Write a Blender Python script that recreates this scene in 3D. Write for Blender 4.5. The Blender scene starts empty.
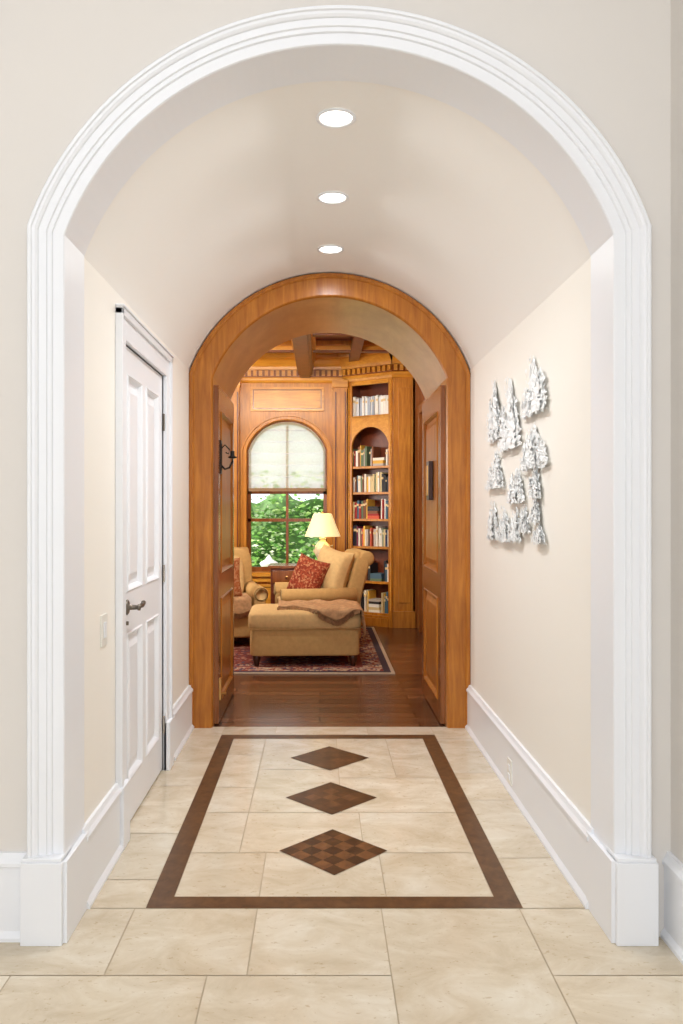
import bpy, math, random
from mathutils import Vector, Matrix, noise
random.seed(7)
S = bpy.context.scene
try:
    S.view_settings.view_transform = 'Standard'
    S.view_settings.look = 'None'
except Exception:
    pass

# ------------------------------------------------------------ materials
def lin(c):
    return tuple(((v/255)/12.92 if v/255 <= .04045 else ((v/255+.055)/1.055)**2.4) for v in c)
def new_mat(name):
    m = bpy.data.materials.new(name); m.use_nodes = True
    nt = m.node_tree; b = nt.nodes['Principled BSDF']
    return m, nt, b
def mat(name, col, rough=.5, metal=0, var=.06, vscale=6, bump=0, bscale=60, attr=False, spec=.5, coat=0):
    m, nt, b = new_mat(name)
    c = lin(col)
    N = nt.nodes; L = nt.links
    tc = N.new('ShaderNodeTexCoord')
    no = N.new('ShaderNodeTexNoise'); no.inputs['Scale'].default_value = vscale; no.inputs['Detail'].default_value = 4
    L.new(tc.outputs['Object'], no.inputs['Vector'])
    r = N.new('ShaderNodeValToRGB')
    r.color_ramp.elements[0].position = .3; r.color_ramp.elements[1].position = .7
    r.color_ramp.elements[0].color = (*[v*(1-var) for v in c], 1)
    r.color_ramp.elements[1].color = (*[min(1, v*(1+var)) for v in c], 1)
    L.new(no.outputs['Fac'], r.inputs['Fac'])
    out = r.outputs['Color']
    if attr:
        a = N.new('ShaderNodeAttribute'); a.attribute_name = 'Col'
        mx = N.new('ShaderNodeMix'); mx.data_type = 'RGBA'; mx.blend_type = 'MULTIPLY'; mx.inputs[0].default_value = 1
        L.new(out, mx.inputs[6]); L.new(a.outputs['Color'], mx.inputs[7]); out = mx.outputs[2]
    L.new(out, b.inputs['Base Color'])
    b.inputs['Roughness'].default_value = rough; b.inputs['Metallic'].default_value = metal
    b.inputs['Specular IOR Level'].default_value = spec
    b.inputs['Coat Weight'].default_value = coat
    b.inputs['Coat Roughness'].default_value = .15
    if bump:
        n2 = N.new('ShaderNodeTexNoise'); n2.inputs['Scale'].default_value = bscale
        L.new(tc.outputs['Object'], n2.inputs['Vector'])
        bp = N.new('ShaderNodeBump'); bp.inputs['Strength'].default_value = bump; bp.inputs['Distance'].default_value = .01
        L.new(n2.outputs['Fac'], bp.inputs['Height']); L.new(bp.outputs['Normal'], b.inputs['Normal'])
    return m
def wood(name, c1, c2, scale=(14, 14, 1.2), rough=.35, coat=.12, attr=False):
    m, nt, b = new_mat(name); N = nt.nodes; L = nt.links
    tc = N.new('ShaderNodeTexCoord'); mp = N.new('ShaderNodeMapping'); mp.inputs['Scale'].default_value = scale
    L.new(tc.outputs['Object'], mp.inputs['Vector'])
    no = N.new('ShaderNodeTexNoise'); no.inputs['Scale'].default_value = 2.2; no.inputs['Detail'].default_value = 8; no.inputs['Roughness'].default_value = .65
    no.inputs['Distortion'].default_value = .6
    L.new(mp.outputs['Vector'], no.inputs['Vector'])
    r = N.new('ShaderNodeValToRGB'); r.color_ramp.elements[0].position = .32; r.color_ramp.elements[1].position = .68
    r.color_ramp.elements[0].color = (*lin(c1), 1); r.color_ramp.elements[1].color = (*lin(c2), 1)
    L.new(no.outputs['Fac'], r.inputs['Fac']); out = r.outputs['Color']
    n3 = N.new('ShaderNodeTexNoise'); n3.inputs['Scale'].default_value = 3.5; n3.inputs['Detail'].default_value = 3
    L.new(tc.outputs['Object'], n3.inputs['Vector'])
    r3 = N.new('ShaderNodeValToRGB'); r3.color_ramp.elements[0].position = .35; r3.color_ramp.elements[1].position = .65
    r3.color_ramp.elements[0].color = (.84, .81, .78, 1); r3.color_ramp.elements[1].color = (1.0, 1.0, 1.0, 1)
    L.new(n3.outputs['Fac'], r3.inputs['Fac'])
    m3 = N.new('ShaderNodeMix'); m3.data_type = 'RGBA'; m3.blend_type = 'MULTIPLY'; m3.inputs[0].default_value = 1
    L.new(out, m3.inputs[6]); L.new(r3.outputs['Color'], m3.inputs[7]); out = m3.outputs[2]
    if attr:
        a = N.new('ShaderNodeAttribute'); a.attribute_name = 'Col'
        mx = N.new('ShaderNodeMix'); mx.data_type = 'RGBA'; mx.blend_type = 'MULTIPLY'; mx.inputs[0].default_value = 1
        L.new(out, mx.inputs[6]); L.new(a.outputs['Color'], mx.inputs[7]); out = mx.outputs[2]
    L.new(out, b.inputs['Base Color'])
    b.inputs['Specular IOR Level'].default_value = .35
    b.inputs['Roughness'].default_value = rough; b.inputs['Coat Weight'].default_value = coat; b.inputs['Coat Roughness'].default_value = .2
    return m
def emis(name, col, st):
    m, nt, b = new_mat(name)
    b.inputs['Base Color'].default_value = (*lin(col), 1)
    b.inputs['Emission Color'].default_value = (*lin(col), 1); b.inputs['Emission Strength'].default_value = st
    return m
def transl(name, col, w=.5, attr=False, sheer=0):
    m, nt, b = new_mat(name); N = nt.nodes; L = nt.links
    N.remove(b); out = N['Material Output']
    d = N.new('ShaderNodeBsdfDiffuse'); t = N.new('ShaderNodeBsdfTranslucent'); mx = N.new('ShaderNodeMixShader')
    mx.inputs[0].default_value = w
    tc = N.new('ShaderNodeTexCoord'); no = N.new('ShaderNodeTexNoise'); no.inputs['Scale'].default_value = 40
    L.new(tc.outputs['Object'], no.inputs['Vector'])
    r = N.new('ShaderNodeValToRGB'); c = lin(col)
    r.color_ramp.elements[0].color = (*[v*.88 for v in c], 1); r.color_ramp.elements[1].color = (*[min(1, v*1.1) for v in c], 1)
    L.new(no.outputs['Fac'], r.inputs['Fac']); o = r.outputs['Color']
    if attr:
        a = N.new('ShaderNodeAttribute'); a.attribute_name = 'Col'
        m2 = N.new('ShaderNodeMix'); m2.data_type = 'RGBA'; m2.blend_type = 'MULTIPLY'; m2.inputs[0].default_value = 1
        L.new(o, m2.inputs[6]); L.new(a.outputs['Color'], m2.inputs[7]); o = m2.outputs[2]
    L.new(o, d.inputs['Color']); L.new(o, t.inputs['Color'])
    L.new(d.outputs[0], mx.inputs[1]); L.new(t.outputs[0], mx.inputs[2])
    if sheer:
        tr = N.new('ShaderNodeBsdfTransparent'); m4 = N.new('ShaderNodeMixShader'); m4.inputs[0].default_value = sheer
        L.new(mx.outputs[0], m4.inputs[1]); L.new(tr.outputs[0], m4.inputs[2]); L.new(m4.outputs[0], out.inputs['Surface'])
    else:
        L.new(mx.outputs[0], out.inputs['Surface'])
    return m
def vor_mat(name, cols, scale=30, rough=.95):
    m, nt, b = new_mat(name); N = nt.nodes; L = nt.links
    tc = N.new('ShaderNodeTexCoord'); v = N.new('ShaderNodeTexVoronoi'); v.inputs['Scale'].default_value = scale
    v.distance = 'MANHATTAN'
    L.new(tc.outputs['Object'], v.inputs['Vector'])
    s = N.new('ShaderNodeSeparateColor'); L.new(v.outputs['Color'], s.inputs[0])
    r = N.new('ShaderNodeValToRGB'); r.color_ramp.interpolation = 'CONSTANT'
    n = len(cols)
    r.color_ramp.elements[0].color = (*lin(cols[0]), 1); r.color_ramp.elements[0].position = 0
    r.color_ramp.elements[1].color = (*lin(cols[-1]), 1); r.color_ramp.elements[1].position = (n-1)/n
    for i in range(1, n-1):
        e = r.color_ramp.elements.new(i/n); e.color = (*lin(cols[i]), 1)
    L.new(s.outputs[0], r.inputs['Fac']); L.new(r.outputs['Color'], b.inputs['Base Color'])
    b.inputs['Roughness'].default_value = rough; b.inputs['Specular IOR Level'].default_value = .1
    return m
def travertine():
    m, nt, b = new_mat('travertine'); N = nt.nodes; L = nt.links
    tc = N.new('ShaderNodeTexCoord')
    a = N.new('ShaderNodeAttribute'); a.attribute_name = 'Col'
    ad = N.new('ShaderNodeVectorMath'); ad.operation = 'MULTIPLY_ADD'; ad.inputs[1].default_value = (37, 53, 71)
    L.new(a.outputs['Color'], ad.inputs[0]); L.new(tc.outputs['Object'], ad.inputs[2])
    def nz(sc, det, dist, stretch):
        mp = N.new('ShaderNodeMapping'); mp.inputs['Scale'].default_value = stretch; L.new(ad.outputs[0], mp.inputs['Vector'])
        n = N.new('ShaderNodeTexNoise'); n.inputs['Scale'].default_value = sc; n.inputs['Detail'].default_value = det; n.inputs['Distortion'].default_value = dist
        n.inputs['Roughness'].default_value = .66
        L.new(mp.outputs[0], n.inputs['Vector']); return n.outputs['Fac']
    r = N.new('ShaderNodeValToRGB'); e = r.color_ramp.elements
    e[0].position = .29; e[0].color = (*lin((202, 185, 158)), 1); e[1].position = .71; e[1].color = (*lin((232, 223, 205)), 1)
    q = e.new(.5); q.color = (*lin((218, 204, 180)), 1)
    L.new(nz(4.2, 9, .6, (1, 1.5, 1)), r.inputs['Fac'])
    pits = N.new('ShaderNodeValToRGB'); pe = pits.color_ramp.elements
    pe[0].position = .31; pe[0].color = (.7, .6, .48, 1); pe[1].position = .38; pe[1].color = (1, 1, 1, 1)
    L.new(nz(38, 3, .3, (1, 1.6, 1)), pits.inputs['Fac'])
    m1 = N.new('ShaderNodeMix'); m1.data_type = 'RGBA'; m1.blend_type = 'MULTIPLY'; m1.inputs[0].default_value = .6
    L.new(r.outputs['Color'], m1.inputs[6]); L.new(pits.outputs['Color'], m1.inputs[7])
    m2 = N.new('ShaderNodeMix'); m2.data_type = 'RGBA'; m2.blend_type = 'MULTIPLY'; m2.inputs[0].default_value = 1
    L.new(m1.outputs[2], m2.inputs[6]); L.new(a.outputs['Color'], m2.inputs[7])
    L.new(m2.outputs[2], b.inputs['Base Color']); b.inputs['Roughness'].default_value = .17
    return m

M_front = mat('paint_greige', (223, 218, 212), .7, var=.01, vscale=1)
M_cream = mat('paint_cream', (243, 238, 229), .6, var=.01, vscale=1)
M_vault = mat('paint_vault', (245, 242, 237), .6, var=.01, vscale=1)
M_white = mat('paint_trim_white', (239, 241, 245), .35, var=.005, vscale=1)
M_tile = travertine()
M_grout = mat('grout', (180, 163, 138), .9)
M_brown = wood('wood_inlay', (78, 52, 32), (112, 78, 48), (9, 9, 9), .35, attr=True)
M_wood = wood('wood_honey', (158, 90, 26), (194, 124, 44), rough=.33)
M_soffit = wood('wood_soffit', (186, 132, 78), (206, 154, 98), (3, 1, 3), rough=.28, coat=.4)
M_woodh = wood('wood_honey_h', (200, 130, 36), (228, 166, 62), (1.2, 14, 14))
M_woodl = wood('wood_library', (172, 104, 26), (214, 146, 52), rough=.38)
M_woodj = wood('wood_jamb', (118, 64, 24), (152, 90, 42), rough=.22)
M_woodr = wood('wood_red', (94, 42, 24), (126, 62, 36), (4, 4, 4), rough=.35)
M_dark = wood('wood_dark', (48, 24, 16), (72, 38, 24), (6, 6, 6), rough=.3)
M_iron = mat('black_iron', (30, 27, 25), .4, .6)
M_bronze = mat('aged_bronze', (120, 112, 102), .35, .8)
M_brass = mat('brass', (190, 145, 85), .35, .8)
M_silver = mat('pale_plaster', (240, 241, 240), .8, 0, var=.08, vscale=30, spec=.2)
M_fab = mat('fabric_tan', (190, 154, 100), .95, var=.07, vscale=30, bump=.15, bscale=200, spec=.1)
M_fabd = mat('fabric_gold', (206, 174, 122), .95, var=.08, vscale=30, bump=.15, bscale=200, spec=.1)
M_throw = mat('throw_wool', (182, 144, 106), .95, var=.25, vscale=25, bump=.3, bscale=120, spec=.1)
M_red = vor_mat('pillow_red_pattern', [(136, 62, 44), (156, 76, 52), (124, 54, 40), (176, 120, 84)], 60)
M_rust = vor_mat('pillow_rust_pattern', [(160, 96, 62), (172, 112, 76), (146, 84, 54), (180, 134, 96)], 60)
M_shade = transl('linen_shade', (254, 247, 232), .82, sheer=.25)
M_band = mat('shade_band', (150, 122, 92), .9)
M_lamp = emis('lampshade_linen', (248, 228, 172), .6)
M_ceram = mat('ceramic_ivory', (206, 194, 164), .3, var=.3, vscale=18)
M_can = emis('can_glow', (255, 250, 240), 6)
M_book = mat('book_cloth', (255, 255, 255), .6, var=.08, vscale=50, attr=True)
M_leaf = transl('hedge_leaf', (255, 255, 255), .35, attr=True)
M_hedge = mat('hedge_core', (98, 130, 78), .9, var=.4, vscale=8)
M_grass = mat('grass', (110, 140, 70), .9, var=.2)
M_stone = mat('stone_urn', (222, 220, 212), .7)
M_plate = mat('plastic_white', (236, 234, 226), .35)
def plank():
    m, nt, b = new_mat('plank_floor'); N = nt.nodes; L = nt.links
    tc = N.new('ShaderNodeTexCoord'); br = N.new('ShaderNodeTexBrick')
    br.inputs['Scale'].default_value = 1; br.inputs['Brick Width'].default_value = 1.3; br.inputs['Row Height'].default_value = .13
    br.inputs['Mortar Size'].default_value = .006; br.inputs['Color1'].default_value = (*lin((132, 86, 56)), 1)
    br.inputs['Color2'].default_value = (*lin((86, 52, 34)), 1); br.inputs['Mortar'].default_value = (*lin((34, 18, 12)), 1)
    L.new(tc.outputs['Object'], br.inputs['Vector'])
    mp = N.new('ShaderNodeMapping'); mp.inputs['Scale'].default_value = (2, 40, 1); L.new(tc.outputs['Object'], mp.inputs['Vector'])
    no = N.new('ShaderNodeTexNoise'); no.inputs['Scale'].default_value = 2; no.inputs['Detail'].default_value = 6
    L.new(mp.outputs[0], no.inputs['Vector'])
    mx = N.new('ShaderNodeMix'); mx.data_type = 'RGBA'; mx.blend_type = 'OVERLAY'; mx.inputs[0].default_value = .5
    L.new(br.outputs['Color'], mx.inputs[6]); L.new(no.outputs['Fac'], mx.inputs[7])
    L.new(mx.outputs[2], b.inputs['Base Color']); b.inputs['Roughness'].default_value = .24
    return m
M_plank = plank()

# ------------------------------------------------------------ mesh builder
def sgnp(v, e): return math.copysign(abs(v)**e, v)
class MB:
    def __init__(s): s.v = []; s.f = []; s.m = []; s.sm = []; s.c = []; s.mats = []
    def mi(s, m):
        if m not in s.mats: s.mats.append(m)
        return s.mats.index(m)
    def add(s, vs, fs, m, sm=False, col=(1, 1, 1), X=None):
        o = len(s.v)
        for p in vs:
            p = Vector(p)
            if X is not None: p = X @ p
            s.v.append(p)
        k = s.mi(m)
        for f in fs:
            s.f.append([i+o for i in f]); s.m.append(k); s.sm.append(sm); s.c.append(col)
    def box(s, lo, hi, m, X=None, col=(1, 1, 1)):
        x0, y0, z0 = lo; x1, y1, z1 = hi
        vs = [(x0, y0, z0), (x1, y0, z0), (x1, y1, z0), (x0, y1, z0), (x0, y0, z1), (x1, y0, z1), (x1, y1, z1), (x0, y1, z1)]
        s.add(vs, [(0, 3, 2, 1), (4, 5, 6, 7), (0, 1, 5, 4), (1, 2, 6, 5), (2, 3, 7, 6), (3, 0, 4, 7)], m, False, col, X)
    def quad(s, a, b, c, d, m, col=(1, 1, 1), X=None): s.add([a, b, c, d], [(0, 1, 2, 3)], m, False, col, X)
    def lathe(s, prof, m, c=(0, 0, 0), seg=32, X=None, mod=None, sm=True):
        vs = []; fs = []
        for r, z in prof:
            for i in range(seg):
                a = 2*math.pi*i/seg; rr = r*(1+(mod(i) if mod else 0))
                vs.append((c[0]+rr*math.cos(a), c[1]+rr*math.sin(a), c[2]+z))
        for j in range(len(prof)-1):
            for i in range(seg):
                k = (i+1) % seg
                fs.append((j*seg+i, j*seg+k, (j+1)*seg+k, (j+1)*seg+i))
        s.add(vs, fs, m, sm, X=X)
    def superq(s, c, size, m, e1=.35, e2=.35, R=None, X=None, nu=36, nv=20):
        vs = []; fs = []
        a, b, h = [q/2 for q in size]
        for j in range(nv+1):
            ph = -math.pi/2+math.pi*j/nv
            for i in range(nu):
                th = 2*math.pi*i/nu
                x = a*sgnp(math.cos(ph), e1)*sgnp(math.cos(th), e2); y = b*sgnp(math.cos(ph), e1)*sgnp(math.sin(th), e2); z = h*sgnp(math.sin(ph), e1)
                p = Vector((x, y, z))
                if R is not None: p = R @ p
                vs.append(p+Vector(c))
        for j in range(nv):
            for i in range(nu):
                k = (i+1) % nu
                fs.append((j*nu+i, j*nu+k, (j+1)*nu+k, (j+1)*nu+i))
        s.add(vs, fs, m, True, X=X)
    def tube(s, pts, r, m, seg=12, X=None, caps=True):
        pts = [Vector(p) for p in pts]; vs = []; fs = []; n = len(pts)
        rr = r if isinstance(r, (list, tuple)) else [r]*n
        up = Vector((0, 0, 1))
        for i, p in enumerate(pts):
            t = (pts[min(i+1, n-1)]-pts[max(i-1, 0)]).normalized()
            u = t.cross(up)
            if u.length < .05: u = t.cross(Vector((1, 0, 0)))
            u.normalize(); w = t.cross(u)
            for k in range(seg):
                a = 2*math.pi*k/seg; vs.append(p+u*rr[i]*math.cos(a)+w*rr[i]*math.sin(a))
        for i in range(n-1):
            for k in range(seg):
                q = (k+1) % seg; fs.append((i*seg+k, i*seg+q, (i+1)*seg+q, (i+1)*seg+k))
        if caps: fs += [tuple(range(seg)), tuple((n-1)*seg+k for k in range(seg))]
        s.add(vs, fs, m, True, X=X)
    def sweep(s, A, prof, m, z0=0., N=48, sides=True, m_first=None, n_first=0):
        rings = [arch_pts(A, d, z0, N, sides) for d, y in prof]
        n = len(rings[0])
        for idx, ((r0, (d0, y0)), (r1, (d1, y1))) in enumerate(zip(zip(rings, prof), zip(rings[1:], prof[1:]))):
            vs = [(x, y0, z) for x, z in r0]+[(x, y1, z) for x, z in r1]
            s.add(vs, [(i, i+1, n+i+1, n+i) for i in range(n-1)], m_first if idx < n_first else m)
    def wall_arch(s, A, d, y0, y1, xmin, xmax, ztop, m, z0=0., N=48):
        P = arch_pts(A, d, z0, N, True)
        for y in (y0, y1):
            s.quad((xmin, y, z0), (P[0][0], y, z0), (P[0][0], y, ztop), (xmin, y, ztop), m)
            s.quad((P[-1][0], y, z0), (xmax, y, z0), (xmax, y, ztop), (P[-1][0], y, ztop), m)
            for p, q in zip(P[1:-2], P[2:-1]):
                s.quad((p[0], y, p[1]), (q[0], y, q[1]), (q[0], y, ztop), (p[0], y, ztop), m)
        s.sweep(A, [(d, y0), (d, y1)], m, z0, N)
        s.quad((xmin, y0, ztop), (xmax, y0, ztop), (xmax, y1, ztop), (xmin, y1, ztop), m)
        s.quad((xmin, y0, z0), (xmin, y1, z0), (xmin, y1, ztop), (xmin, y0, ztop), m)
        s.quad((xmax, y0, z0), (xmax, y1, z0), (xmax, y1, ztop), (xmax, y0, ztop), m)
    def build(s, name, bevel=0, loc=None, rotz=0):
        me = bpy.data.meshes.new(name); me.from_pydata([tuple(p) for p in s.v], [], s.f)
        for m in s.mats: me.materials.append(m)
        ca = me.color_attributes.new('Col', 'FLOAT_COLOR', 'CORNER')
        for p in me.polygons:
            p.material_index = s.m[p.index]; p.use_smooth = s.sm[p.index]
            for li in p.loop_indices: ca.data[li].color = (*s.c[p.index], 1)
        me.update()
        o = bpy.data.objects.new(name, me); bpy.context.collection.objects.link(o)
        if loc: o.location = loc
        o.rotation_euler[2] = rotz
        if bevel:
            b = o.modifiers.new('bevel', 'BEVEL'); b.width = bevel; b.segments = 2; b.limit_method = 'ANGLE'; b.angle_limit = math.radians(50)
            b.use_clamp_overlap = True
        return o
def arch_pts(A, d, z0, N, sides):
    xc, hw, R, zc = A
    t0 = math.acos((hw+d)/(R+d)); pts = []
    if sides: pts.append((xc-hw-d, z0))
    for i in range(N+1):
        a = math.pi-t0-(math.pi-2*t0)*i/N
        pts.append((xc+(R+d)*math.cos(a), zc+(R+d)*math.sin(a)))
    if sides: pts.append((xc+hw+d, z0))
    return pts

XC = .062
A1 = (XC, .897, .9588, 1.961)
A2 = (XC, .7525, .8045, 1.9655)
D1, D1b, D2, D3 = 2.65, 2.854, 5.22, 6.22
XL, XR = XC-.903, XC+.903
LBACK = 10.0

# ------------------------------------------------------------ front room shell
b = MB(); b.wall_arch(A1, .02, D1, D1b-.004, -4, 1.9, 4.0, M_front); b.build('wall_front')
b = MB(); b.box((1.15, -4, 0), (1.3, D1, 4.0), M_front); b.build('wall_right')
b = MB(); b.box((-4.15, -4, 0), (-4, D1, 4.0), M_front); b.build('wall_left')
b = MB(); b.box((-4.15, -4, 4.0), (1.9, D1b, 4.1), M_white); b.build('ceiling_front')

def baseboard(name, p, q, nrm, h=.28, t=.022):
    p = Vector((*p, 0)); q = Vector((*q, 0)); n = Vector((*nrm, 0))
    prof = [(0, 0), (t+.012, 0), (t+.012, .012), (t, .03), (t, h-.045), (t+.006, h-.04), (t+.006, h-.028), (t-.004, h-.015), (t-.01, h), (0, h)]
    bb = MB(); k = len(prof)
    vs = [p+n*a+Vector((0, 0, z)) for a, z in prof]+[q+n*a+Vector((0, 0, z)) for a, z in prof]
    bb.add(vs, [(i, i+1, k+i+1, k+i) for i in range(k-1)]+[tuple(range(k)), tuple(range(k, 2*k))], M_white)
    return bb.build(name)
baseboard('baseboard_front', (-4, D1), (-.955, D1), (0, -1))
baseboard('baseboard_front_side', (1.15, D1), (1.15, -4), (-1, 0))
baseboard('baseboard_right', (XR, D1b-.02), (XR, 5.2), (-1, 0))
baseboard('baseboard_left', (XL, D1b-.02), (XL, 3.325), (1, 0))
baseboard('baseboard_left_far', (XL, 4.515), (XL, 5.2), (1, 0))

b = MB()
b.sweep(A1, [(.004, D1b+.012), (0, D1b+.008), (0, 2.642), (.003, 2.637), (.036, 2.637), (.039, 2.630), (.052, 2.630), (.055, 2.624), (.078, 2.624), (.081, 2.618), (.088, 2.613),
              (.096, 2.612), (.099, 2.606), (.108, 2.606), (.113, 2.612), (.115, 2.65)], M_white, 0.0, 64)
for sx in (-1, 1):
    x0 = XC+sx*(.897-.006); x1 = XC+sx*(.897+.128)
    lo, hi = min(x0, x1), max(x0, x1)
    b.box((lo, 2.592, 0), (hi, 2.7, .265), M_white)
    b.box((lo+.004, 2.598, .265), (hi-.004, 2.7, .278), M_white)
    xi = XC+sx*(.897); xj = xi-sx*.018
    b.box((min(xi, xj), 2.61, 0), (max(xi, xj), D1b+.005, .265), M_white)
b.build('trim_arch_casing', bevel=.002)

# ------------------------------------------------------------ hall shell
DY0, DY1, DZ = 3.43, 4.34, 2.12
T = .12
b = MB(); b.box((XL-T, D1b-.004, 0), (XL, DY0, 2.31), M_cream)
b.box((XL-T, DY1, 0), (XL, D2, 2.31), M_cream)
b.box((XL-T, DY0, DZ), (XL, DY1, 2.31), M_cream)
b.build('wall_hall_left')
b = MB(); b.box((XR, D1b-.004, 0), (XR+T, D2, 2.31), M_cream); b.build('wall_hall_right')
b = MB(); b.sweep((XC, .903, .9648, 1.961), [(0, D1b-.004), (0, D2)], M_vault, 0, 96, sides=False)
for i in range(len(b.sm)): b.sm[i] = True
b.build('ceiling')

for i, y in enumerate((3.14, 3.94, 4.72)):
    b = MB()
    b.lathe([(.078, .0), (.078, -.004), (.066, -.006), (.062, .0)], M_white, (XC, y, 2.924), 40)
    b.lathe([(.063, -.001), (.0001, -.001)], M_can, (XC, y, 2.924), 40)
    b.build('recessed_light')

def panel_door(b, x, y0, y1, z0, z1, m, s, th=.04, rows=((.2, .86), (1.04, 2.0)), cols=2, stile=.11, mull=.09, mp=None):
    mp = mp or m
    def bx(a0, a1, ya, yb, za, zb, mm):
        b.box((min(a0, a1), ya, za), (max(a0, a1), yb, zb), mm)
    bx(x, x-s*th, y0, y0+stile, z0, z1, m); bx(x, x-s*th, y1-stile, y1, z0, z1, m)
    zs = [z0]+[q for r in rows for q in r]+[z1]
    for k in range(0, len(zs), 2): bx(x, x-s*th, y0+stile, y1-stile, zs[k], zs[k+1], m)
    w = (y1-y0-2*stile-(cols-1)*mull)/cols
    for za, zb in rows:
        for c in range(cols):
            ya = y0+stile+c*(w+mull); yb = ya+w
            if c: bx(x, x-s*th, ya-mull, ya, za, zb, m)
            steps = [(0, 0), (.006, .006), (.014, .0), (.024, -.016), (.04, -.016), (.075, -.004)]
            prev = None
            for ins, off in steps:
                ring = [(x+s*off, ya+ins, za+ins), (x+s*off, yb-ins, za+ins), (x+s*off, yb-ins, zb-ins), (x+s*off, ya+ins, zb-ins)]
                if prev:
                    b.add(prev+ring, [(k, (k+1) % 4, 4+(k+1) % 4, 4+k) for k in range(4)], mp)
                prev = ring
            b.add(prev, [(0, 1, 2, 3)], mp)
b = MB(); dx = XL-.006
panel_door(b, dx, DY0+.003, DY1-.003, .012, DZ-.003, M_white, 1)
ky, kz = 3.53, .975
Xr = Matrix.Translation((dx, ky, kz)) @ Matrix.Rotation(math.pi/2, 4, 'Y')
b.lathe([(.0001, .0), (.032, 0), (.034, .006), (.026, .012), (.012, .016), (.01, .05), (.014, .052), (.014, .062), (.0001, .064)], M_bronze, X=Xr, seg=24)
b.tube([(dx+.055, ky, kz), (dx+.058, ky+.03, kz+.004), (dx+.056, ky+.07, kz-.002), (dx+.052, ky+.11, kz+.008)], [.009, .01, .008, .011], M_bronze)
b.tube([(dx, ky, kz-.07), (dx+.01, ky, kz-.07)], .009, M_bronze)
for z in (.25, 1.06, 1.87):
    b.tube([(dx+.008, DY1-.006, z-.045), (dx+.008, DY1-.006, z+.045)], .007, M_bronze)
b.build('door_1')
b = MB()
cw = .10
b.box((XL-.075, DY0-.02, 0), (XL-.05, DY1+.02, DZ+.02), M_white)
for (y0, y1) in ((DY0-cw, DY0), (DY1, DY1+cw)):
    b.box((XL-.05, y0, 0), (XL+.018, y1, DZ+cw), M_white)
for (y0, y1) in ((DY0-cw-.012, DY0-cw+.015), (DY1+cw-.015, DY1+cw+.012)):
    b.box((XL-.0, y0, 0), (XL+.03, y1, DZ+cw+.015), M_white)
b.box((XL-.05, DY0, DZ), (XL+.018, DY1, DZ+cw), M_white)
b.box((XL, DY0-cw-.012, DZ+cw-.012), (XL+.03, DY1+cw+.012, DZ+cw+.018), M_white)
b.box((XL, DY0-cw-.015, DZ+cw+.018), (XL+.038, DY1+cw+.015, DZ+cw+.028), M_white)
for (y0, y1) in ((DY0-cw-.015, DY0+.0), (DY1-.0, DY1+cw+.015)): b.box((XL, y0, 0), (XL+.036, y1, .26), M_white)
b.build('trim_door_casing', bevel=.003)

b = MB(); b.box((XL, 3.09, .875), (XL+.006, 3.175, .995), M_plate)
b.box((XL+.006, 3.118, .905), (XL+.010, 3.148, .965), M_white); b.build('light_switch', bevel=.001)
b = MB(); b.box((XR-.028, 3.965, .045), (XR-.02, 4.045, .165), M_plate)
for z in (.08, .125): b.box((XR-.031, 3.985, z-.014), (XR-.027, 4.025, z+.014), M_white)
b.build('wall_outlet', bevel=.001)

# ------------------------------------------------------------ hall floor tiles
b = MB()
b.box((-4.15, -4, -.08), (1.9, D2, -.0015), M_grout)
def tile(x0, x1, y0, y1):
    g = .0022; t = random.uniform(.91, 1.02); w = random.uniform(-.025, .025)
    b.quad((x0+g, y0+g, 0), (x1-g, y0+g, 0), (x1-g, y1-g, 0), (x0+g, y1-g, 0), M_tile, (t, t*(1+w*.4), t*(1+w)))
def row(y0, y1, xs):
    for a, c in zip(xs, xs[1:]): tile(a, c, y0, y1)
BX0, BX1, BY0, BY1, BW = -.612, .713, 2.84, 5.03, .084
row(2.43, 2.84, [-4, -3.3, -2.6, -1.95, -1.3, -.65, -.22, .215]); row(2.43, 2.84, [.70, 1.9])
row(1.95, 2.43, [-4, -3.1, -2.5, -1.6, -.93, -.34, .215])
tile(.215, .70, 1.95, 2.84); row(1.95, 2.43, [.70, 1.9])
y = 1.95; k = 0
while y > -4:
    y2 = max(-4, y-(.6 if k % 2 else .42)); x = -4+.25*(k % 3); xs = [-4, x] if x > -4 else [-4]
    while xs[-1] < 1.9: xs.append(min(1.9, xs[-1]+random.choice((.42, .6, .6))))
    row(y2, y, xs); y = y2; k += 1
for x0, x1, ys in ((-.95, BX0, [2.84, 3.06, 3.5, 4.1, 4.5, 5.22]), (BX1, 1.05, [2.84, 3.25, 3.9, 4.3, 4.95, 5.22])):
    for a, c in zip(ys, ys[1:]): tile(x0, x1, a, c)
row(BY1, 5.22, [BX0, -.28, .3, BX1])
ix0, ix1 = BX0+BW, BX1-BW
row(2.924, 3.30, [ix0, -.22, .24, ix1])
tile(ix0, -.33, 3.30, 3.74); tile(-.33, .18, 3.30, 3.74); tile(.18, ix1, 3.30, 3.74)
tile(ix0, -.33, 3.74, 4.08); tile(-.33, .10, 3.74, 4.36); tile(.10, ix1, 3.74, 4.22)
tile(ix0, -.33, 4.08, 4.62); tile(-.33, .10, 4.36, BY1-BW); tile(.10, .40, 4.22, BY1-BW); tile(.40, ix1, 4.22, BY1-BW)
tile(ix0, -.33, 4.62, BY1-BW)
o = [(BX0, BY0), (BX1, BY0), (BX1, BY1), (BX0, BY1)]; n = [(ix0, BY0+BW), (ix1, BY0+BW), (ix1, BY1-BW), (ix0, BY1-BW)]
for i in range(4):
    j = (i+1) % 4
    b.quad((*o[i], .001), (*o[j], .001), (*n[j], .001), (*n[i], .001), M_brown)
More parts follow.
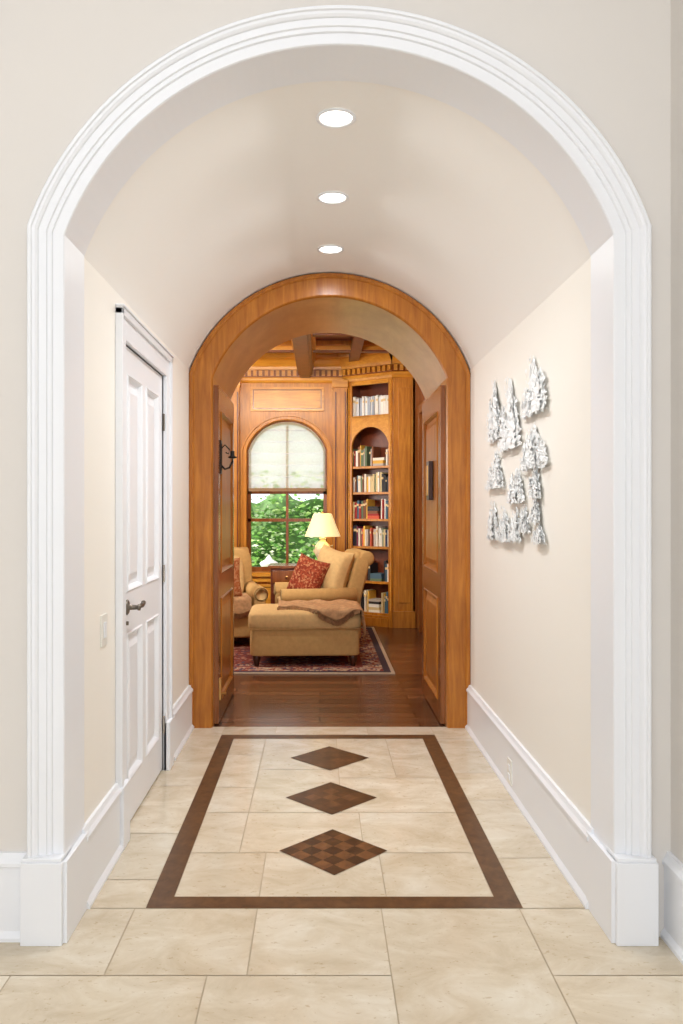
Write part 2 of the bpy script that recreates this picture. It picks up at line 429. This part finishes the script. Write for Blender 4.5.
for cy, kk in ((3.317, 4), (3.93, 3), (4.56, 1)):
    h = .222; cx = .055; nn = 5
    e1 = Vector((h, h, 0))/nn; e2 = Vector((-h, h, 0))/nn; o0 = Vector((cx, cy-h, .002))
    for i in range(nn):
        for j in range(nn):
            t = (1.35 if (i+j) % 2 else .55)
            if kk == 3: t = 1.2 if (1 <= i <= 3 and 1 <= j <= 3 and (i+j) % 2 == 0) else .68
            if kk == 1: t = .85 if (i+j) % 2 else .65
            t *= random.uniform(.85, 1.15)
            p = o0+e1*i+e2*j
            b.quad(p, p+e1, p+e1+e2, p+e2, M_brown, (t, t*.92, t*.88))
b.build('floor')

# ------------------------------------------------------------ wooden arch
b = MB(); b.wall_arch(A2, .012, D2+.001, D3, -2.9, 1.5, 3.75, M_woodl); b.build('wall_library_front')
b = MB()
b.sweep(A2, [(.02, D3+.03), (0, D3+.02), (0, 5.215), (0, 5.205), (.006, 5.19), (.012, 5.186), (.118, 5.186), (.122, 5.178), (.13, 5.172), (.146, 5.172), (.150, 5.18), (.150, D2)], M_wood, 0, 64, m_first=M_soffit, n_first=2)
b.build('trim_wood_arch', bevel=.001)
for s, nm in ((1, 'door_2'), (-1, 'door_3')):
    b = MB(); xx = XC-s*(.7525-.032)
    panel_door(b, xx, 5.245, 6.19, .01, 2.21, M_woodj, s, .032, rows=((.14, .82), (.98, 2.06)), cols=1, stile=.13, mp=M_wood)
    b.build(nm, bevel=.0015)
b = MB(); x = XC-.7525+.032
b.tube([(x, 5.34, 1.66), (x, 5.34, 1.84)], .012, M_iron)
b.box((x, 5.31, 1.64), (x+.008, 5.37, 1.86), M_iron)
b.tube([(x, 5.34, 1.70), (x+.03, 5.34, 1.67), (x+.06, 5.34, 1.68), (x+.08, 5.34, 1.72), (x+.08, 5.34, 1.76)], .007, M_iron)
b.tube([(x, 5.34, 1.80), (x+.03, 5.34, 1.83), (x+.06, 5.34, 1.80), (x+.055, 5.34, 1.77), (x+.035, 5.34, 1.78)], .005, M_iron)
b.lathe([(.008, 0), (.028, .004), (.030, .012), (.02, .014), (.014, .02), (.014, .05), (.0001, .05)], M_iron, (x+.08, 5.34, 1.74), 20)
b.build('wall_sconce')
b = MB(); x = XC+.7525-.032
b.box((x-.03, 5.60, 1.47), (x, 5.72, 1.74), M_dark); b.box((x-.036, 5.62, 1.50), (x-.029, 5.70, 1.71), M_brass)
b.build('wall_plaque', bevel=.002)
b = MB(); x = XC-.7525+.032
b.box((x+.001, 5.27, .16), (x+.012, 5.31, .30), M_brass); b.tube([(x+.012, 5.29, .2), (x+.045, 5.29, .2)], .01, M_brass); b.build('door_bolt')

# ------------------------------------------------------------ library shell
LX0, LX1, LZ = -2.8, 1.25, 3.32
b = MB(); b.box((LX0-.1, D2, -.08), (LX1+.3, 10.5, -.001), M_plank); b.build('floor_library')
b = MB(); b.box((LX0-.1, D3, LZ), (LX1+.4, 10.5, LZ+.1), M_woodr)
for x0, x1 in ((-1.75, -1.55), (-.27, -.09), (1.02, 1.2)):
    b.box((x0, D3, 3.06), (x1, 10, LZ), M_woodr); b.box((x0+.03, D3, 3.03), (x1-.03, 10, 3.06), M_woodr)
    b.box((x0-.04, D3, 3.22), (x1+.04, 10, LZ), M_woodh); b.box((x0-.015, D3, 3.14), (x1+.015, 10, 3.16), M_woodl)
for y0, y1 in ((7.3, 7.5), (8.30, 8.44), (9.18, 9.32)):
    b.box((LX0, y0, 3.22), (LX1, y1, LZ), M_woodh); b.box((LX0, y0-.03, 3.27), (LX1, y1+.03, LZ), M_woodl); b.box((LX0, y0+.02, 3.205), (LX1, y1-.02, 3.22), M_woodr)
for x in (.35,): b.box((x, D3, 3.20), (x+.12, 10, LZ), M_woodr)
b.build('ceiling_library')
b = MB(); b.box((LX0-.1, D3, 0), (LX0, 10.2, LZ), M_woodl); b.build('wall_library_left')
b = MB(); b.box((LX1, D3, 0), (LX1+.1, 10.5, LZ), M_woodl)
b.build('wall_library_right')
b = MB(); b.box((1.13, 8.75, 0), (1.24, 8.86, 2.6), M_woodj); b.box((1.13, 9.24, 0), (1.24, 9.35, 2.6), M_woodj); b.box((1.13, 8.86, 2.5), (1.24, 9.24, 2.6), M_woodj)
b.box((1.18, 8.86, 0.01), (1.22, 9.24, 2.5), M_woodr); b.build('door_4', bevel=.003)
AW = (-.408, .495, .516, 1.994); WZ = .633
b = MB()
b.wall_arch(AW, 0, LBACK, LBACK+.16, LX0, .335, LZ, M_woodl, WZ, 32)
b.box((LX0, LBACK, 0), (.335, LBACK+.16, WZ), M_woodl)
b.build('wall_back')
b = MB(); b.box((.30, 10.36, 0), (1.3, 10.45, LZ), M_woodr); b.box((.30, 10.16, 0), (.335, 10.4, LZ), M_woodr); b.build('wall_corner')
b = MB()
b.sweep(AW, [(0, LBACK+.02), (0, 9.975), (.01, 9.965), (.045, 9.965), (.05, 9.955), (.068, 9.955), (.072, LBACK)], M_woodl, WZ, 32)
b.box((-.98, 9.92, WZ-.05), (.16, LBACK, WZ), M_woodh); b.box((-.95, 9.96, WZ-.12), (.13, LBACK, WZ-.05), M_woodh)
b.build('trim_window')
def frame_panel(b, x0, x1, z0, z1, y, m, X=None):
    w = .03; md = M_woodj
    for lo, hi in (((x0, y-.022, z0), (x1, y, z0+w)), ((x0, y-.022, z1-w), (x1, y, z1)), ((x0, y-.022, z0+w), (x0+w, y, z1-w)), ((x1-w, y-.022, z0+w), (x1, y, z1-w))):
        b.box(lo, hi, m, X)
    e = w+.012
    b.box((x0+w, y-.004, z0+w), (x1-w, y, z1-w), md, X)
    b.box((x0+e, y-.010, z0+e), (x1-e, y, z1-e), m, X)
b = MB()
frame_panel(b, -.86, .05, 2.62, 2.92, LBACK, M_woodh)
frame_panel(b, -.86, .05, .12, .48, LBACK, M_woodh)
frame_panel(b, -1.85, -1.2, .12, .75, LBACK, M_woodh); frame_panel(b, -1.85, -1.2, .9, 2.9, LBACK, M_woodl)
for x0, x1 in ((-1.13, -.99), (.165, .335), (-2.1, -1.95)):
    b.box((x0, 9.93, 0), (x1, LBACK, 3.0), M_woodl)
    b.box((x0-.015, 9.91, 0), (x1+.01, LBACK, .22), M_woodl); b.box((x0-.015, 9.905, 2.9), (x1+.01, LBACK, 3.0), M_woodh)
    for k in range(2):
        xx = x0+.02+k*(x1-x0-.05)
        b.box((xx, 9.915, .3), (xx+.014, 9.93, 2.85), M_woodr)
b.build('trim_wall_panelling', bevel=.002)
b = MB()
def cornice(b, p, q, nrm):
    p = Vector((*p, 0)); q = Vector((*q, 0)); n = Vector((*nrm, 0)).normalized(); L = (q-p).length; u = (q-p)/L
    prof = [(0, 2.97), (.02, 2.975), (.03, 3.0), (.03, 3.03), (.045, 3.04), (.045, 3.12), (.075, 3.125), (.08, 3.16), (.10, 3.19), (.14, 3.235), (.18, 3.25), (.19, 3.28), (.19, LZ)]
    k = len(prof)
    b.add([p+n*a+Vector((0, 0, z)) for a, z in prof]+[q+n*a+Vector((0, 0, z)) for a, z in prof], [(i, i+1, k+i+1, k+i) for i in range(k-1)], M_woodh)
    t = .02
    X = Matrix(((u.x, n.x, 0, p.x), (u.y, n.y, 0, p.y), (0, 0, 1, 0), (0, 0, 0, 1)))
    b.box((0, .03, 3.038), (L, .048, 3.12), M_woodj, X)
    while t < L-.04:
        b.box((t, .04, 3.05), (t+.04, .078, 3.115), M_woodh, X); t += .07
BA = Vector((.343, 9.95)); BB = Vector((.86, 9.60))
cornice(b, (LX0, LBACK), (.3, LBACK), (0, -1))
u2 = (BB-BA).normalized(); n2 = Vector((u2.y, -u2.x))
if n2.y > 0: n2 = -n2
cornice(b, BA-u2*.05, BB+u2*.03, n2); cornice(b, (.85, 9.58), (1.25, 9.58), (0, -1)); cornice(b, (1.25, 9.6), (1.25, D3), (-1, 0)); cornice(b, (LX0, D3), (LX0, LBACK), (1, 0))
b.build('trim_cornice')
b = MB(); b.box((.87, 9.58, 0), (1.13, 9.7, 3.15), M_woodl); b.box((.865, 9.56, 0), (1.13, 9.6, .2), M_woodl); b.box((1.1, 9.58, 0), (1.25, 9.7, 3.15), M_woodj)
b.box((.93, 9.565, .3), (1.07, 9.58, 2.85), M_woodl)
b.build('trim_corner_pilaster', bevel=.003)

# ------------------------------------------------------------ bookcase
Lb = (BB-BA).length
nb = -n2
XB = Matrix(((u2.x, nb.x, 0, BA.x), (u2.y, nb.y, 0, BA.y), (0, 0, 1, 0), (0, 0, 0, 1)))
b = MB(); st = .055
b.box((0, 0, 0), (st, .03, 3.1), M_woodl, XB); b.box((Lb-st, 0, 0), (Lb, .03, 3.1), M_woodl, XB)
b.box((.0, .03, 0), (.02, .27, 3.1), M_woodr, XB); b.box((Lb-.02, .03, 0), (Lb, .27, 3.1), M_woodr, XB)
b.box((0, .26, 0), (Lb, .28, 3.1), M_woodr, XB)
b.box((st, 0, 0), (Lb-st, .03, .13), M_woodl, XB); b.box((st, -.01, 0), (Lb-st, .0, .10), M_woodl, XB)
b.box((st, 0, 2.92), (Lb-st, .03, 3.1), M_woodh, XB)
cx = Lb/2; hw = Lb/2-st
AA = (cx, hw, hw*1.03, 2.14); P = arch_pts(AA, 0, 0, 20, False)
for yy in (0, .03):
    for p, q in zip(P, P[1:]): b.quad((p[0], yy, p[1]), (q[0], yy, q[1]), (q[0], yy, 2.54), (p[0], yy, 2.54), M_woodh, X=XB)
for p, q in zip(P, P[1:]): b.quad((p[0], 0, p[1]), (q[0], 0, q[1]), (q[0], .03, q[1]), (p[0], .03, p[1]), M_woodh, X=XB)
shelf = [.13, .51, .93, 1.265, 1.59, 1.905, 2.52]
for z in shelf: b.box((.02, .0 if z > 2.5 else .02, z), (Lb-.02, .26, z+.028), M_woodh if z > 2.5 else M_woodl, XB)
for xx in (.02, Lb-.02): b.tube([XB @ Vector((xx, -.004, .2)), XB @ Vector((xx, -.004, 2.95))], .008, M_woodh, 8)
b.build('bookcase', bevel=.0015)
pal = [(160, 36, 36), (236, 230, 216), (50, 60, 96), (70, 104, 126), (220, 200, 150), (40, 40, 44), (130, 80, 50), (210, 90, 60), (244, 242, 234), (244, 242, 234), (100, 120, 90), (190, 180, 170), (230, 180, 70), (120, 40, 70)]
b = MB()
for z in shelf:
    zb = z+.028; top = {.13: .46, .51: .85, .93: 1.22, 1.265: 1.54, 1.59: 1.86, 1.905: 2.22, 2.52: 2.84}[z]; H = top-zb
    x = .06 if z < .2 else .03
    end = Lb-.03
    while x < end-.02:
        w = random.uniform(.014, .04); h = min(H, random.uniform(.72, 1.0)*min(H, .27)) if z != 2.52 else random.uniform(.22, .25)
        c = random.choice(pal if z != 2.52 else [(245, 242, 236), (235, 232, 226), (215, 218, 224), (170, 180, 196), (235, 232, 226)])
        if random.random() < .07: x += w; continue
        if random.random() < .1 and z != 2.52 and x+.18 < end:
            zz = zb+.0005
            for q in range(random.randint(3, 5)):
                t = random.uniform(.02, .04); c2 = random.choice(pal)
                b.box((x+.002, .05, zz), (x+random.uniform(.14, .17), .22, zz+t), M_book, XB, lin(c2)); zz += t+.0005
            x += .18; continue
        w = min(w, end-x)
        b.box((x+.001, random.uniform(.045, .075), zb+.0005), (x+w-.001, .24, zb+h), M_book, XB, lin(c))
        if random.random() < .5:
            b.box((x+.001, .043, zb+h*.7), (x+w-.001, .05, zb+h*.82), M_book, XB, lin((225, 200, 150)))
        x += w
b.build('books')

# ------------------------------------------------------------ window, shade
b = MB(); yw = LBACK+.08
b.sweep(AW, [(0, yw-.03), (-.045, yw-.03), (-.045, yw+.02), (0, yw+.02)], M_woodj, WZ, 32)
b.box((-.903, yw-.03, WZ), (.087, yw+.02, WZ+.06), M_woodj)
b.box((-.903, yw-.03, 1.255), (.087, yw+.02, 1.295), M_woodj); b.box((-.903, yw-.03, 1.60), (.087, yw+.02, 1.66), M_woodj)
b.box((-.424, yw-.025, WZ), (-.392, yw+.015, 2.45), M_woodj)
b.build('window_1')
b = MB(); nz = 120; nx = 40
def ztop_at(x):
    xc, hw, R, zc = AW; return zc+math.sqrt(max(0, (R-.02)**2-(x-xc)**2))
vs = []; fs = []
for i in range(nx+1):
    x = AW[0]-.474+.948*i/nx; zt = ztop_at(x)
    for j in range(nz+1):
        z = 1.66+(zt-1.66)*j/nz
        dd = ((z-1.66)/.145) % 1.0
        fold = .034*(1-dd)**3
        vs.append((x, 9.995-fold+.004*math.sin(x*23+z*3), z))
for i in range(nx):
    for j in range(nz):
        a = i*(nz+1)+j; fs.append((a, a+nz+1, a+nz+2, a+1))
b.add(vs, fs, M_shade, True); b.box((-.88, 9.952, 1.63), (.065, 9.960, 1.67), M_band)
b.build('roman_shade')

# ------------------------------------------------------------ garden
b = MB(); b.box((-14, 10.5, -.3), (14, 30, -.15), M_grass); b.build('lawn')
b = MB(); nx, nz = 60, 24; vs = []; fs = []
for i in range(nx+1):
    for j in range(nz+1):
        x = -5+10*i/nx; z = -.14+1.75*j/nz
        vs.append((x, 14.8+.6*noise.noise(Vector((x*1.3, z*1.3, 0)))+.3*(z/3)**2, z+(.35*noise.noise(Vector((x*2, 3, 1))) if j > 3 else 0)))
for i in range(nx):
    for j in range(nz):
        a = i*(nz+1)+j; fs.append((a, a+nz+1, a+nz+2, a+1))
b.add(vs, fs, M_hedge, True)
for k in range(9000):
    x = random.uniform(-4, 3.2); z = random.uniform(0, 2.1); y = 14.3+.55*noise.noise(Vector((x*1.3, z*1.3, 0)))+random.uniform(-.25, .3)
    if z > 1.45 and random.random() < .6: continue
    n_ = noise.noise(Vector((x*1.6, z*2.0, 5)))
    base = random.choice([(170, 212, 120), (140, 188, 102), (200, 230, 150), (115, 165, 92), (232, 245, 205)])
    t = 1+.8*n_+random.uniform(-.1, .1); c = tuple(min(1, max(.02, v*t)) for v in lin(base))
    s_ = random.uniform(.03, .07)
    R = Matrix.Rotation(random.uniform(0, 6.3), 3, 'Z') @ Matrix.Rotation(random.uniform(0, 3.1), 3, 'X')
    pts = [Vector((-s_, 0, 0)), Vector((0, -s_*.5, 0)), Vector((s_, 0, 0)), Vector((0, s_*.5, 0))]
    b.add([R @ p+Vector((x, y, z)) for p in pts], [(0, 1, 2, 3)], M_leaf, False, c)
b.build('garden_hedge')
b = MB(); b.lathe([(.0001, .0), (.13, 0), (.13, .04), (.08, .07), (.08, .42), (.11, .45), (.11, .48), (.04, .52), (.04, .56), (.10, .64), (.12, .70), (.14, .74), (.13, .76), (.06, .80), (.02, .86), (.0001, .88)], M_stone, (-.77, 12.2, -.15), 32)
b.build('garden_urn')

# ------------------------------------------------------------ rug
b = MB()
rings = [(0, mat('rug_fringe', (190, 172, 148), .95)), (.03, mat('rug_navy', (60, 50, 62), .95)),
         (.09, vor_mat('rug_border', [(186, 162, 138), (130, 66, 58), (90, 76, 92), (160, 118, 98)], 34)),
         (.26, mat('rug_red', (120, 58, 50), .95)), (.31, vor_mat('rug_guard', [(176, 150, 126), (76, 66, 82), (140, 74, 64)], 50)),
         (.38, vor_mat('rug_field', [(128, 66, 58), (114, 58, 52), (88, 68, 78), (150, 104, 88), (104, 52, 48)], 28))]
rx0, rx1, ry0, ry1 = -1.95, .64, 6.88, 9.6
for k, (ins, m) in enumerate(rings):
    nxt = rings[k+1][0] if k+1 < len(rings) else None
    z = .011
    o = [(rx0+ins, ry0+ins), (rx1-ins, ry0+ins), (rx1-ins, ry1-ins), (rx0+ins, ry1-ins)]
    if nxt is None: b.add([(*p, z) for p in o], [(0, 1, 2, 3)], m)
    else:
        q = [(rx0+nxt, ry0+nxt), (rx1-nxt, ry0+nxt), (rx1-nxt, ry1-nxt), (rx0+nxt, ry1-nxt)]
        b.add([(*p, z) for p in o]+[(*p, z) for p in q], [(i, (i+1) % 4, 4+(i+1) % 4, 4+i) for i in range(4)], m)
o = [(rx0, ry0), (rx1, ry0), (rx1, ry1), (rx0, ry1)]
b.add([(*p, .0005) for p in o]+[(*p, .011) for p in o], [(i, (i+1) % 4, 4+(i+1) % 4, 4+i) for i in range(4)], rings[0][1])
b.build('persian_rug')

# ------------------------------------------------------------ upholstery
def feet(b, pts, h=.11):
    for x, y in pts: b.lathe([(.0001, 0), (.022, 0), (.024, .02), (.036, .07), (.036, h), (.0001, h)], M_dark, (x, y, 0), 16)
def armchair(name, loc, rz):
    b = MB()
    b.superq((0, 0, .22), (.84, .80, .26), M_fab, .15, .15)
    b.superq((0, -.06, .40), (.56, .70, .17), M_fabd, .3, .2)
    for s in (-1, 1):
        b.superq((s*.365, -.03, .325), (.13, .76, .42), M_fab, .2, .2)
        b.tube([(s*.375, -.41, .53), (s*.375, -.405, .53), (s*.375, .0, .53), (s*.375, .34, .54)], [.070, .078, .078, .078], M_fab, 24)
        b.tube([(s*.375, -.418, .53), (s*.375, -.41, .53)], [.056, .062], M_fabd, 24)
    R = Matrix.Rotation(math.radians(-14), 3, 'X')
    b.superq((0, .34, .60), (.80, .17, .74), M_fab, .3, .25, R)
    b.tube([(-.38, .455, .90), (-.37, .455, .90), (.37, .455, .90), (.38, .455, .90)], [.06, .075, .075, .06], M_fab, 24)
    b.superq((0, .22, .66), (.58, .19, .48), M_fabd, .45, .3, R)
    feet(b, [(-.35, -.34), (.35, -.34), (-.35, .34), (.35, .34)])
    return b.build(name, loc=loc, rotz=rz)
armchair('armchair', (-.03, 8.42, .011), math.radians(-82))
armchair('armchair', (-1.06, 8.5, .011), math.radians(14))
b = MB()
b.superq((0, 0, .22), (.98, .70, .26), M_fab, .12, .12)
b.superq((0, 0, .405), (1.01, .73, .17), M_fabd, .3, .14)
b.tube([(-.49, -.355, .335), (.49, -.355, .335)], .007, M_fab, 8)
feet(b, [(-.43, -.30), (.43, -.30), (-.43, .30), (.43, .30)])
b.build('ottoman', loc=(-.145, 7.50, .011), rotz=math.radians(2))
def pillow(name, c, size, m, rx, rz, ry=0):
    b = MB(); R = Matrix.Rotation(math.radians(rz), 3, 'Z') @ Matrix.Rotation(math.radians(rx), 3, 'X') @ Matrix.Rotation(math.radians(ry), 3, 'Y')
    vs = []; fs = []; n = 18; a, t, h = size
    for sd in (1, -1):
        for i in range(n+1):
            for j in range(n+1):
                u = 2*i/n-1; v = 2*j/n-1
                k = (max(0, (1-u**4)*(1-v**4)))**.5
                pin = 1-.10*(1-(u*v)**2)*max(abs(u), abs(v))**4
                vs.append(R @ Vector((u*a/2*pin, sd*t/2*k, v*h/2*pin)))
    for s_ in (0, 1):
        o = s_*(n+1)**2
        for i in range(n):
            for j in range(n):
                q = o+i*(n+1)+j; fs.append((q, q+n+1, q+n+2, q+1))
    b.add(vs, fs, m, True); b.build(name, loc=c)
pillow('throw_pillow', (-.12, 8.20, .72), (.38, .15, .42), M_red, -18, -28, 16)
pillow('throw_pillow', (.12, 8.23, .77), (.48, .20, .50), M_fabd, -14, -48, 10)
pillow('throw_pillow', (-1.0, 8.22, .70), (.42, .15, .44), M_rust, -18, 20)
def blanket(name, x0, x1, y0, y1, zf, m, loc, rz=0):
    b = MB(); nx, ny = 60, 50; vs = []; fs = []
    for i in range(nx+1):
        for j in range(ny+1):
            x = x0+(x1-x0)*i/nx; y = y0(x)+(y1-y0(x))*j/ny
            edge = .04*noise.noise(Vector((x*4, 0, 9)))*(1-j/ny)
            p = zf(x, y+edge); w = .012*(1+noise.noise(Vector((x*9, y*9, 2))))+.006*math.sin(x*30+y*12)
            vs.append((p[0], p[1], p[2]+w))
    for i in range(nx):
        for j in range(ny):
            a = i*(ny+1)+j; fs.append((a, a+ny+1, a+ny+2, a+1))
    b.add(vs, fs, m, True)
    for i in range(0, nx, 1):
        p = Vector(vs[i*(ny+1)]); d = (p-Vector(vs[i*(ny+1)+1])).normalized()
        b.tube([p, p+d*.02+Vector((random.uniform(-.006, .006), 0, -.02))], [.003, .002], m, 5)
    o = b.build(name, loc=loc, rotz=rz); sd = o.modifiers.new('t', 'SOLIDIFY'); sd.thickness = .010; sd.offset = 1
    return o
def ss(t): t = max(0, min(1, t)); return t*t*(3-2*t)
def zo(x, y):
    z = .497; yy = y
    if y < -.365: z -= (-.365-y)*.95; yy = -.382
    if x > .49: return (.505+(x-.49)*.15, yy, z-(x-.49)*.95)
    return (x, yy, z)
blanket('throw_blanket', -.24, .66, lambda x: -.20-.27*ss((x+.1)/.4)+.1*ss((x-.3)/.2), .30, zo, M_throw, (-.145, 7.50, .011), math.radians(2))
def zc2(x, y):
    if y < -.40: return (x, -.43+(y+.40)*.1, .475+(y+.40)*.95)
    return (x, y, .492)
blanket('throw_blanket', -.2, .27, lambda x: -.52, -.05, zc2, M_throw, (-1.06, 8.5, .011), math.radians(14))

# ------------------------------------------------------------ side table + lamp
b = MB(); tx0, tx1, ty0, ty1 = -.58, .24, 8.98, 9.42
b.box((tx0, ty0, .75), (tx1, ty1, .78), M_woodj); b.box((tx0+.03, ty0+.02, .56), (tx1-.03, ty1-.02, .75), M_woodr)
for x in (tx0+.05, (tx0+tx1)/2+.02):
    b.box((x, ty0+.01, .585), (x+.32, ty0+.02, .725), M_woodj); b.superq((x+.16, ty0, .655), (.035, .03, .035), M_brass, 1, 1, nu=12, nv=8)
for x in (tx0+.03, tx1-.08):
    for y in (ty0+.02, ty1-.07): b.box((x, y, 0.012), (x+.05, y+.05, .56), M_woodr)
b.box((tx0+.05, ty0+.04, .2), (tx1-.05, ty1-.04, .22), M_woodr)
b.build('side_table', bevel=.003)
b = MB(); lx, ly = .03, 9.2
b.lathe([(.0001, 0), (.07, 0), (.07, .015), (.045, .03), (.05, .05), (.085, .11), (.095, .17), (.08, .22), (.04, .26), (.03, .28), (.045, .30), (.012, .31), (.01, .40), (.0001, .4)], M_ceram, (lx, ly, .781), 32)
b.tube([(lx-.07, ly, .98), (lx-.11, ly, 1.0), (lx-.10, ly, .93), (lx-.08, ly, .9)], .008, M_ceram); b.tube([(lx+.07, ly, .98), (lx+.11, ly, 1.0), (lx+.10, ly, .93), (lx+.08, ly, .9)], .008, M_ceram)
b.lathe([(.20, 0), (.197, .01), (.145, .14), (.105, .25), (.095, .26)], M_lamp, (lx, ly, 1.10), 72, mod=lambda i: .02 if i % 2 else 0)
b.lathe([(.0001, 0), (.012, .005), (.008, .02), (.0001, .03)], M_brass, (lx, ly, 1.36), 12)
b.tube([(lx, ly, 1.15), (lx, ly, 1.37)], .003, M_brass)
b.build('table_lamp')

# ------------------------------------------------------------ wall sculpture on right wall
b = MB()
pieces = [(4.40, 1.945, .34, .33), (4.06, 1.885, .46, .36), (3.587, 1.955, .42, .26), (3.60, 1.684, .46, .20), (4.378, 1.617, .42, .20), (3.92, 1.52, .32, .17),
          (3.571, 1.519, .19, .13), (4.43, 1.345, .28, .21), (4.166, 1.328, .25, .18), (3.93, 1.33, .22, .16), (3.74, 1.357, .18, .13), (3.56, 1.40, .15, .11), (3.50, 1.30, .19, .08)]
for (py, pz, w, h) in pieces:
    lean = random.uniform(-.12, .12)
    peaks = [(lean, 1.0, .34), (-.27, random.uniform(.5, .8), .27), (.28, random.uniform(.45, .75), .26), (random.choice((-.14, .15)), random.uniform(.7, .9), .28)]
    for ci, (po, ph, pw) in enumerate(peaks):
        nr = 18; vs = []; fs = []; nc = 6
        for r in range(nr+1):
            q = r/nr
            half = pw*w*((1-q)**.5)*.85*(1+.28*math.sin(r*2.4+ci*1.7+py*9))+.003
            cen = po*w*(1-.15*q)+.012*math.sin(r*1.3+py*7)
            lj, rj = random.uniform(.7, 1.25), random.uniform(.7, 1.25)
            for c in range(nc):
                u = 2*c/(nc-1)-1
                yy = cen+u*half*(lj if u < 0 else rj)
                off = .008+.007*random.random()*(1-abs(u)*.5)+.005*ci
                vs.append((XR-off, py+yy, pz-h/2+ph*h*q+random.uniform(-.006, .006)))
        for r in range(nr):
            for c in range(nc-1):
                if random.random() < .05: continue
                a = r*nc+c; fs.append((a, a+1, a+nc+1, a+nc))
        b.add(vs, fs, M_silver)
    for k in range(int(200*(w*h/.1)**.5)):
        po, ph, pw = random.choice(peaks); q = random.random()**1.1
        spread = ((1-q)**.6*pw*1.05+.02)*w
        yy = po*w*(1-.15*q)+random.uniform(-spread, spread)
        ln = random.uniform(.008, .02); wd = random.uniform(.004, .011); off = random.uniform(.014, .030)
        c = Vector((XR-off, py+yy, pz-h/2+q*ph*h)); tl = random.uniform(-1.2, 1.2)
        R = Matrix.Rotation(tl, 3, 'X') @ Matrix.Rotation(random.uniform(-.16, .16), 3, 'Y') @ Matrix.Rotation(random.uniform(-.22, .22), 3, 'Z')
        pts = [Vector((0, -wd, -ln)), Vector((.001, wd, -ln*.8)), Vector((0, wd*.5, ln*.6)), Vector((0, 0, ln)), Vector((-.001, -wd*.7, ln*.4))]
        b.add([R @ p+c for p in pts], [(0, 1, 2, 3, 4)], M_silver)
    b.tube([(XR, py, pz-h*.2), (XR-.02, py, pz-h*.2)], .003, M_silver, 6)
b.build('wall_sculpture')

# ------------------------------------------------------------ lights
def area(name, loc, rot, size, power, col=(1, 1, 1), sy=None, shape='SQUARE'):
    l = bpy.data.lights.new(name, 'AREA'); l.energy = power; l.color = col; l.shape = 'RECTANGLE' if sy else shape; l.size = size
    if sy: l.size_y = sy
    o = bpy.data.objects.new(name, l); bpy.context.collection.objects.link(o); o.location = loc; o.rotation_euler = rot; return o
for y in (3.14, 3.94, 4.72):
    l = bpy.data.lights.new('can_light', 'SPOT'); l.energy = 36; l.color = (.95, .975, 1); l.spot_size = math.radians(128); l.spot_blend = 1; l.shadow_soft_size = .06
    o = bpy.data.objects.new('can_light', l); bpy.context.collection.objects.link(o); o.location = (XC, y, 2.86)
    area('can_glow_light', (XC, y, 2.90), (0, 0, 0), .12, 4.6, (.97, .98, 1), shape='DISK')
area('front_overhead_fill', (-.6, .2, 3.9), (0, 0, 0), 3.0, 32, (.97, .98, 1))  # added overhead fill above the camera, not a real fixture
area('front_room_fill', (-.2, -3.2, 1.6), (math.radians(90), 0, 0), 3.0, 50, (.94, .965, 1), sy=2.4)  # studio-style fill added behind the camera, facing the arch and hall
area('library_fill', (-.6, 6.6, 3.08), (math.radians(74), 0, 0), 1.8, 96, (1, .94, .82), sy=.24)  # fill added out of view above the arch, brightens the library
area('library_side_fill', (-2.6, 8.2, 1.9), (0, math.radians(-90), 0), 1.4, 64, (1, .96, .88))  # unseen fill by the left wall
l = bpy.data.lights.new('lamp_bulb', 'POINT'); l.energy = 5; l.color = (1, .8, .55); l.shadow_soft_size = .04
o = bpy.data.objects.new('lamp_bulb', l); o.location = (lx, ly, 1.24); bpy.context.collection.objects.link(o)
l = bpy.data.lights.new('sun', 'SUN'); l.energy = 7; l.angle = .02; l.color = (1, .96, .88)
o = bpy.data.objects.new('sun', l); bpy.context.collection.objects.link(o)
o.rotation_euler = Vector((.8, .3, -.75)).to_track_quat('-Z', 'Y').to_euler(); o.location = (0, 20, 10)
w = bpy.data.worlds.new('World'); S.world = w; w.use_nodes = True
w.node_tree.nodes['Background'].inputs[0].default_value = (.92, .96, 1, 1); w.node_tree.nodes['Background'].inputs[1].default_value = 1.6

# ------------------------------------------------------------ camera
cd = bpy.data.cameras.new('camera'); cam = bpy.data.objects.new('camera', cd); bpy.context.collection.objects.link(cam)
cam.location = (0, 0, 1.4); cam.rotation_euler = (math.radians(90), 0, 0)
cd.sensor_width = 36; cd.lens = 808/1024*36; cd.shift_x = 21.5/1024; cd.shift_y = -2/1024; cd.clip_start = .05
S.camera = cam
